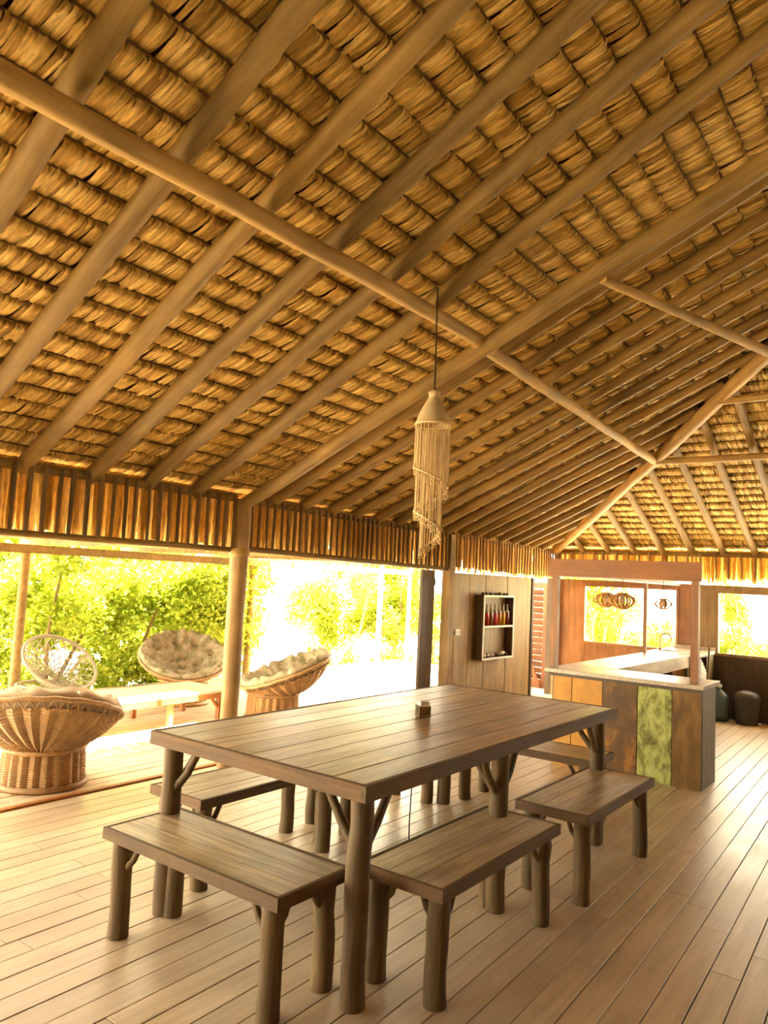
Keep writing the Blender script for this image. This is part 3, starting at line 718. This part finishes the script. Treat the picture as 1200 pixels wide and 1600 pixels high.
MB().box(-2.46, -2.44, 10.27, 10.64, 0.0, BT-.035).obj('end_panel', M['olive'], sideb)
MB().tube([(-2.40, 10.0, 0.0), (-2.41, 10.2, 0.5), (-2.40, 10.22, 0.93)], .012, 6).obj('prop_stick', M['log'], sideb)
wt = thing('countertop', 'pale U-shaped plank worktop on the bar and sink counter', 'worktop', (0, 0, 0))
def plank_y(x0, x1, y0, y1): board(MB(), x0, x1, y0, y1, BT, .034, .003).obj('plank', M['counter'], wt)
xs_ = [-2.955, -2.80, -2.64, -2.48]
for i in range(3): plank_y(xs_[i], xs_[i+1]-.002, 7.065, 9.64)
ys_ = [6.50, 6.69, 6.88, 7.06]
for i in range(3):
    mb = MB(); board(mb, -2.955, -1.565, ys_[i], ys_[i+1]-.002, BT, .034, .003); mb.obj('plank', M['counter'], wt)
MB().box(-3.01, -2.43, 9.643, 9.82, BT-.034, BT).obj('plank', M['counter'], wt); MB().box(-3.01, -2.43, 10.2, 10.66, BT-.034, BT).obj('plank', M['counter'], wt)
MB().box(-3.01, -2.95, 9.822, 10.198, BT-.034, BT).obj('plank', M['counter'], wt); MB().box(-2.49, -2.43, 9.822, 10.198, BT-.034, BT).obj('plank', M['counter'], wt)
MB().box(-2.955, -2.43, 10.635, 10.66, BT, BT+.045).obj('splash_strip', M['counter'], wt)
sk = thing('sink', 'shallow steel sink set in the worktop below the first window', 'sink', (-2.72, 10.01, BT-.12))
mb = MB(); mb.box(-.225, .225, -.183, .183, 0, .01); mb.obj('basin_floor', M['steel'], sk)
for (a, b_, c, d) in ((-.225, -.217, -.183, .183), (.217, .225, -.183, .183), (-.217, .217, -.183, -.175), (-.217, .217, .175, .183)): MB().box(a, b_, c, d, .01, .117).obj('basin_wall', M['steel'], sk)
fc = thing('faucet', 'curved swan-neck faucet standing behind the sink', 'faucet', (-2.88, 10.06, BT))
MB().lathe([(.028, 0), (.028, .012), (.016, .02)], 12, c=(-.09, 0, 0)).obj('base', M['brass'], fc)
MB().tube([(-.09, 0, .015), (-.09, 0, .13)] + [(-.09+.075-.075*math.cos(q), 0, .13+.085*math.sin(q)) for q in [PI*i/8 for i in range(1, 8)]] + [(.06, 0, .11)], .011, 8).obj('spout', M['brass'], fc)
cu = thing('curtain', 'white gathered cloth curtain hiding the space under the sink counter', 'curtain', (-2.425, 9.72, 0.10))
for y0, y1, lo_, hi_ in ((-.05, .16, .54, .70), (.20, .50, .70, .50)):
    rows_ = []
    for j in range(9):
        t = j/8
        rows_.append([(.012*math.sin(u_*1.15)*(1-.4*t), y0+(y1-y0)*u_/24, (lo_+(hi_-lo_)*u_/24)*t) for u_ in range(25)])
    MB().grid(rows_, False).obj('cloth', M['fabric'], cu)
MB().tube([(0, -.07, .715), (0, .52, .715)], .006, 6).obj('curtain_rod', M['log'], cu)
# canopy frame over the bar
cn = thing('bar_canopy', 'reddish timber frame with wide header board standing on the bar', 'canopy', (0, 0, BT))
MB().box(-2.945, -2.885, 6.585, 6.645, .0005, 1.83-BT).obj('post', M['redz'], cn)
MB().box(-1.695, -1.635, 6.585, 6.645, .0005, 1.85-BT).obj('post', M['redz'], cn)
MB().box(-2.945, -2.905, 9.28, 9.32, .0005, 1.70-BT).obj('post', M['redz'], cn)
MB().box(-2.97, -1.61, 6.562, 6.584, 1.705-BT, 1.865-BT).obj('header_board', M['red'], cn)
MB().box(-2.885, -1.695, 6.592, 6.622, 1.700-BT, 1.722-BT).obj('lit_edge', M['counter'], cn)  # pale strip stands in for the header's lit bottom edge
MB().box(-2.935, -2.905, 6.645, 10.66, 1.71-BT, 1.86-BT).obj('side_header', M['redz'], cn)
MB().box(-2.904, -2.884, 6.645, 10.66, 1.70-BT, 1.718-BT).obj('lit_edge', M['counter'], cn)  # same for the side header: lit edge put into a pale strip
for (yy, xa) in ((7.6, -2.3), (8.3, -2.1)): MB().box(-2.90, xa, yy-.015, yy+.015, 1.862-BT, 1.89-BT).obj('cross_rail', M['redz'], cn)
# pendant lamps of bent slats
def pendant(loc, R, Hh, n, label):
    t = thing('pendant_lamp', label, 'lamp', loc, 0, 'slatted pendant lamps over the bar')
    ps = [(R*(.30+.70*math.sin(PI*i/8)), -Hh/2+Hh*i/8) for i in range(9)]
    for k in range(n):
        th = 2*PI*k/n; mb = MB(); rows_ = []
        for (r, z) in ps:
            c, s_ = math.cos(th), math.sin(th); w = .012
            rows_.append([(r*c-w*s_, r*s_+w*c, z), ((r+.004)*c-w*s_, (r+.004)*s_+w*c, z), ((r+.004)*c+w*s_, (r+.004)*s_-w*c, z), (r*c+w*s_, r*s_-w*c, z)])
        mb.grid(rows_, True, False).obj('slat', M['lampwood'], t)
    for z, r in ((Hh/2, R*.32), (-Hh/2, R*.32)): MB().lathe([(r, z-.008), (r+.01, z), (r, z+.008)], 16).obj('disc', M['lampwood'], t)
    MB().lathe([(.012, -.03), (.03, -.005), (.03, .02), (.014, .04), (.014, Hh/2)], 12).obj('bulb', M['white'], t)
    MB().tube([(0, 0, Hh/2), (0, 0, 1.862-loc[2])], .004, 6).obj('cable', M['log'], t)
pendant((-2.885, 7.85, 1.49), .14, .145, 14, 'slatted pumpkin-shaped pendant lamp, leftmost over the bar')
pendant((-2.625, 7.60, 1.492), .145, .155, 14, 'slatted pumpkin-shaped pendant lamp in the middle over the bar')
pendant((-2.42, 8.30, 1.475), .115, .10, 12, 'smaller slatted pendant lamp, rightmost over the bar')

# ---------------------------------------------------------------- by the far wall
jg = thing('water_jug', 'large dull blue water jug with pale cap against the shaded far wall', 'water jug', (-2.33, 10.45, 0))
MB().lathe([(.10, 0), (.125, .02), (.125, .12), (.118, .135), (.125, .15), (.125, .29), (.10, .35), (.035, .39), (.03, .42)], 20).obj('body', M['jug'], jg)
MB().lathe([(.036, .421), (.036, .455)], 14).obj('cap', M['white'], jg)
bn = thing('waste_bin', 'dark round-lidded bin against the far wall beside the water jug', 'bin', (-2.00, 10.47, 0))
MB().lathe([(.13, 0), (.15, .30)], 20).obj('body', M['bin'], bn); MB().lathe([(.158, .301), (.158, .33), (.13, .385), (.06, .41), (.01, .415)], 20).obj('lid', M['bin'], bn)
MB().box(.06, .12, -.17, -.15, .2, .23).obj('handle', M['bin'], bn)

# ---------------------------------------------------------------- rattan chairs on the deck
def weave(prof, stakes, rows, amp):
    # a woven surface of revolution: strands pass in front of and behind the stakes in turn
    def P(t):
        s = t*(len(prof)-1); i = min(int(s), len(prof)-2); f = s-i
        return prof[i][0]+(prof[i+1][0]-prof[i][0])*f, prof[i][1]+(prof[i+1][1]-prof[i][1])*f
    rows_ = []; n = stakes*2
    for j in range(rows*2+1):
        t = j/(rows*2); r, z = P(t); r2, z2 = P(min(1, t+.01)); r1, z1 = P(max(0, t-.01))
        tx, tz = r2-r1, z2-z1; l = math.hypot(tx, tz) or 1; nx, nz = tz/l, -tx/l
        ring_ = []
        for k in range(n):
            th = PI*2*k/n
            if j % 2 == 0: d = amp*(-0.5, 0.3, -0.5, -1.6)[k % 4]
            else: d = amp*(0.1, 1.0, 0.1, -1.3)[k % 4]
            ring_.append(((r+nx*d)*math.cos(th), (r+nx*d)*math.sin(th), z+nz*d))
        rows_.append(ring_)
    return MB().grid(rows_, True, False)
def ringtube(r, z, rad, seg=48, wob=0.0): return MB().tube([(r*math.cos(2*PI*k/seg), r*math.sin(2*PI*k/seg), z+wob*math.sin(k*1.9)) for k in range(seg+1)], rad, 8, False)
BR = 0.53
BRS = 0.642; BCZ = 0.275+0.585                      # bowl is a spherical cap resting in the collar
def bowl_z(rho): return -math.sqrt(BRS**2-(BR*rho)**2)
def make_chair(label, tilt, cushion=True, cmat='cushion'):
    t = thing('papasan_chair', label, 'chair', (0, 0, 0), 0, 'round rattan chairs on the deck')
    base = weave([(.292, .03), (.285, .15), (.278, .265)], 44, 15, .010).obj('base', M['wicker'], t)
    ringtube(.296, .022, .022).obj('foot_ring', M['wicker'], base)
    ringtube(.278, .275, .022).obj('collar', M['wicker'], base)
    T = Matrix.Translation((0, 0, BCZ)) @ Matrix.Rotation(-tilt, 4, 'X')
    bowl = weave([(BR*q, bowl_z(q)) for q in (.12, .3, .40, .46, .52, .58, .65, .73, .82, .92)], 52, 24, .009)
    bo = bowl.obj('bowl', M['wicker'], t); bo.matrix_local = T
    mb = MB(); ns = 44
    for k in range(ns):
        for sg in (-1, 1):
            pts = [(BR*q*math.cos(2*PI*(k+sg*(q-.91)*6)/ns), BR*q*math.sin(2*PI*(k+sg*(q-.91)*6)/ns), bowl_z(q)) for q in (.905, .94, .97, .998)]
            mb.tube(pts, .0045, 5, False)
    mb.obj('open_lattice', M['wicker'], bo)
    rm = ringtube(BR, bowl_z(1.0), .017, 60, .004).obj('rim', M['wicker'], bo)
    if cushion:
        nb_ = [(.0, .0)] + [(.42*math.cos(2*PI*k/6+.3), .42*math.sin(2*PI*k/6+.3)) for k in range(6)] + [(.80*math.cos(2*PI*k/9), .80*math.sin(2*PI*k/9)) for k in range(9)]
        rows_ = []; nr, nth = 22, 72
        for j in range(nr+1):
            q = 1.0*j/nr; rw = []
            for k in range(nth):
                th = 2*PI*k/nth; px, py = q*math.cos(th), q*math.sin(th)
                dmin = sorted(math.hypot(px-a, py-b) for a, b in nb_); d = dmin[0]; crease = min(1, (dmin[1]-dmin[0])/.10+.55)
                tk = (.015+.13*(1-math.exp(-(d/.16)**2)))*crease
                edge = math.sqrt(max(0, 1-max(0, (q-.86)/.14)**2)) if q > .86 else 1.0
                sc = .97*(1+.012*math.cos(9*th))
                rw.append((BR*sc*px*1.02, BR*sc*py*1.02, bowl_z(q)+.030+tk*edge))
            rows_.append(rw)
        for j in range(nr, -1, -2):
            q = 1.0*j/nr
            rows_.append([(BR*.975*q*math.cos(2*PI*k/nth), BR*.975*q*math.sin(2*PI*k/nth), bowl_z(q)+.018) for k in range(nth)])
        cu_ = MB().grid(rows_).obj('cushion', M[cmat], t); cu_.matrix_local = T
    return t
def face(o, x, y, dx, dy):
    o.location = (x, y, -0.010); o.rotation_euler = (0, 0, math.atan2(dy, dx) + PI/2*-1)
# the bowl tips towards local +y
cA = make_chair('brown wicker bowl chair seen from behind, nearest at the left edge of the photo', math.radians(21), True, 'cushionA'); face(cA, -5.29, 3.03, -.80, .60)
cC = make_chair('round wicker chair with tufted cushion facing us beyond the low deck table', math.radians(26)); face(cC, -7.36, 5.92, .72, -.42)
cD = make_chair('tilted round wicker chair with tufted cushion right of the log post', math.radians(21)); face(cD, -6.02, 6.10, -.55, -.62)
# empty frame chair of open netting
cB = thing('papasan_chair', 'empty pale lattice bowl chair without cushion by the deck edge', 'chair', (-7.92, 4.50, -0.012), 0, 'round rattan chairs on the deck')
mb = MB(); ns = 18
for k in range(ns):
    for sg in (-1, 1):
        mb.tube([((.30-.09*math.sin(PI*i/8)+.02*i/8)*math.cos(2*PI*(k+sg*i*.45)/ns), (.30-.09*math.sin(PI*i/8)+.02*i/8)*math.sin(2*PI*(k+sg*i*.45)/ns), .015+.25*i/8) for i in range(9)], .007, 5, False)
mb.obj('lattice_base', M['wickerpale'], cB); ringtube(.30, .016, .014).obj('foot_ring', M['wickerpale'], cB); ringtube(.31, .27, .014).obj('collar', M['wickerpale'], cB)
T = Matrix.Translation((.03, 0, .33)) @ Matrix.Rotation(math.radians(40), 4, Vector((-.12, 1, 0)).normalized())
mb = MB(); ns = 22
for k in range(ns):
    for sg in (-1, 1):
        mb.tube([(.40*q*math.cos(2*PI*(k+sg*q*4.5)/ns), .40*q*math.sin(2*PI*(k+sg*q*4.5)/ns), .26*q**2) for q in (.12, .25, .4, .55, .7, .85, 1.0)], .007, 5, False)
bo = mb.obj('lattice_bowl', M['wickerpale'], cB); bo.matrix_local = T
ringtube(.405, .26, .018, 48).obj('rim', M['wickerpale'], bo)
# low table on the deck
lt = thing('low_table', 'low sunlit timber table on the deck between the round chairs', 'table', (-6.63, 4.72, -0.012), 0.02)
for i in range(4): board(MB(), -.36+.18*i, -.36+.18*i+.177, -1.0, 1.0, .318, .025).obj('plank', M['deck'], lt)
for sx in (-1, 1): MB().box(sx*.34-.015, sx*.34+.015, -.97, .97, .235, .292).obj('apron', M['redz'], lt)
for sy in (-1, 1): MB().box(-.32, .32, sy*.93-.015, sy*.93+.015, .235, .292).obj('apron', M['red'], lt)
for sx in (-1, 1):
    for sy in (-1, 0.25, 1):
        MB().box(sx*.30-.025, sx*.30+.025, sy*.88-.025, sy*.88+.025, 0, .292).obj('leg', M['redz'], lt)
        if abs(sy) == 1: MB().tube([(sx*.30, sy*.86, .13), (sx*.30, sy*.72, .285)], .018, 8).obj('brace', M['redz'], lt)

# ---------------------------------------------------------------- trees and far things
vr = random.Random(41)
def tree(loc, rx, ry, h, n, label, zc=None, lw=0.08, stems=4, lo=0.0, clumps=26, group='mangrove bushes beyond the deck'):
    t = thing('mangrove_bush', label, 'bush', (loc[0], loc[1], -0.45), 0, group)
    zc = zc if zc is not None else h*.55; mb = MB(); rg = random.Random(int(abs(loc[0]*131+loc[1]*17)*10))
    cl = []
    for _ in range(clumps):
        while True:
            p = Vector((rg.uniform(-1, 1), rg.uniform(-1, 1), rg.uniform(-1, 1)))
            if p.length < 1: break
        p = p*(0.55+0.45*p.length)
        z = zc+p.z*(h-zc) if p.z > 0 else zc+p.z*(zc-lo)
        cl.append((Vector((p.x*rx, p.y*ry, z)), rg.uniform(.22, .42)*min(rx, ry, h/2)**.6))
    per = n//len(cl)
    for c, r in cl:
        for _ in range(per):
            d = Vector((rg.gauss(0, 1), rg.gauss(0, 1), rg.gauss(0, 1))).normalized()*r*rg.uniform(.35, 1.0)
            p = c+d
            if p.z < .05: continue
            ax = (d.normalized()*.5+Vector((rg.uniform(-1, 1), rg.uniform(-1, 1), rg.uniform(-.6, .9)))).normalized()
            sd = ax.cross(Vector((rg.uniform(-1, 1), rg.uniform(-1, 1), rg.uniform(-1, 1)))).normalized()
            l = lw*rg.uniform(.8, 1.5); w = l*.24
            mb.add([p-ax*l*.5, p+sd*w, p+ax*l*.5, p-sd*w], [(0, 1, 2, 3)])
    fo = mb.obj('foliage', M['leaf'], t); fo['kind'] = 'stuff'
    for k in range(stems):
        c, r = cl[(k*5) % len(cl)]; b = Vector((rg.uniform(-.2, .2)*rx, rg.uniform(-.2, .2)*ry, 0))
        MB().tube([b, b.lerp(c, .5)+Vector((rg.uniform(-.15, .15), rg.uniform(-.15, .15), .1)), c], [.035, .025, .012], 7).obj('stem', M['bark'], t)
    return t
def ray_xy(px, dist):
    # plan position at a bearing from the photo's viewpoint
    d = _f + _r*((px-600)/FPX); v = Vector((d.x, d.y)).normalized()*dist; return (v.x, v.y)
N = 12000
tree(ray_xy(-60, 10.8), 1.2, 1.2, 3.0, N, 'tall leafy bush left of the first deck upright')
tree(ray_xy(95, 11.2), 1.3, 1.2, 2.9, N, 'leafy bush behind the empty lattice chair')
tree(ray_xy(205, 11.6), 1.2, 1.2, 2.75, N, 'leafy bush behind the low deck table')
tree(ray_xy(300, 12.0), 1.1, 1.1, 2.8, N, 'leafy bush behind the cushioned chair left of the log post')
tree(ray_xy(372, 13.0), .8, .8, 2.75, 5000, 'narrow leafy bush showing just right of the log post')
tree(ray_xy(150, 15.0), 2.0, 2.0, 3.5, N, 'taller pale bush in the second row on the left', lw=.11)
tree(ray_xy(30, 14.5), 2.0, 2.0, 3.6, N, 'taller pale bush in the second row at the far left', lw=.11)
tree(ray_xy(290, 15.5), 1.8, 1.8, 3.3, N, 'taller pale bush in the second row behind the chairs', lw=.11)
tree(ray_xy(548, 15.5), 1.25, 1.25, 2.8, N, 'leafy bush left of the two pale deck poles')
tree(ray_xy(618, 16.0), .9, .9, 2.75, N, 'leafy bush between the two pale deck poles')
tree(ray_xy(672, 16.5), .9, .9, 2.7, 6000, 'leafy bush beside the dark sliding door')
tree(ray_xy(935, 15.0), .85, .85, 2.5, N, 'leafy bush filling the left half of the window above the sink', group='bushes behind the far windows')
tree(ray_xy(1030, 15.5), .6, .6, 1.55, 4000, 'low leafy bush at the right of the window above the sink', group='bushes behind the far windows')
tree(ray_xy(1150, 14.8), .50, .5, 2.45, 4500, 'round-headed bush in the window right of the bar', group='bushes behind the far windows')
tree(ray_xy(1190, 14.8), .7, .6, 1.5, 4000, 'low spreading bush under the window right of the bar', group='bushes behind the far windows')
tree(ray_xy(1320, 15.0), .9, .8, 2.4, 5000, 'leafy bush at the far right of the second window', group='bushes behind the far windows')
p = ray_xy(505, 30); cnp = thing('tarp_shelter', 'distant shelter with a teal tarp roof across the sand', 'shelter', (p[0], p[1], -0.45), YAW)
MB().box(-.42, .42, -.4, .4, 1.66, 1.98).obj('tarp', M['teal'], cnp)
for sx in (-1, 1):
    for sy in (-1, 1): MB().tube([(sx*.38, sy*.36, 0), (sx*.38, sy*.36, 1.66)], .03, 6).obj('leg', M['white'], cnp)
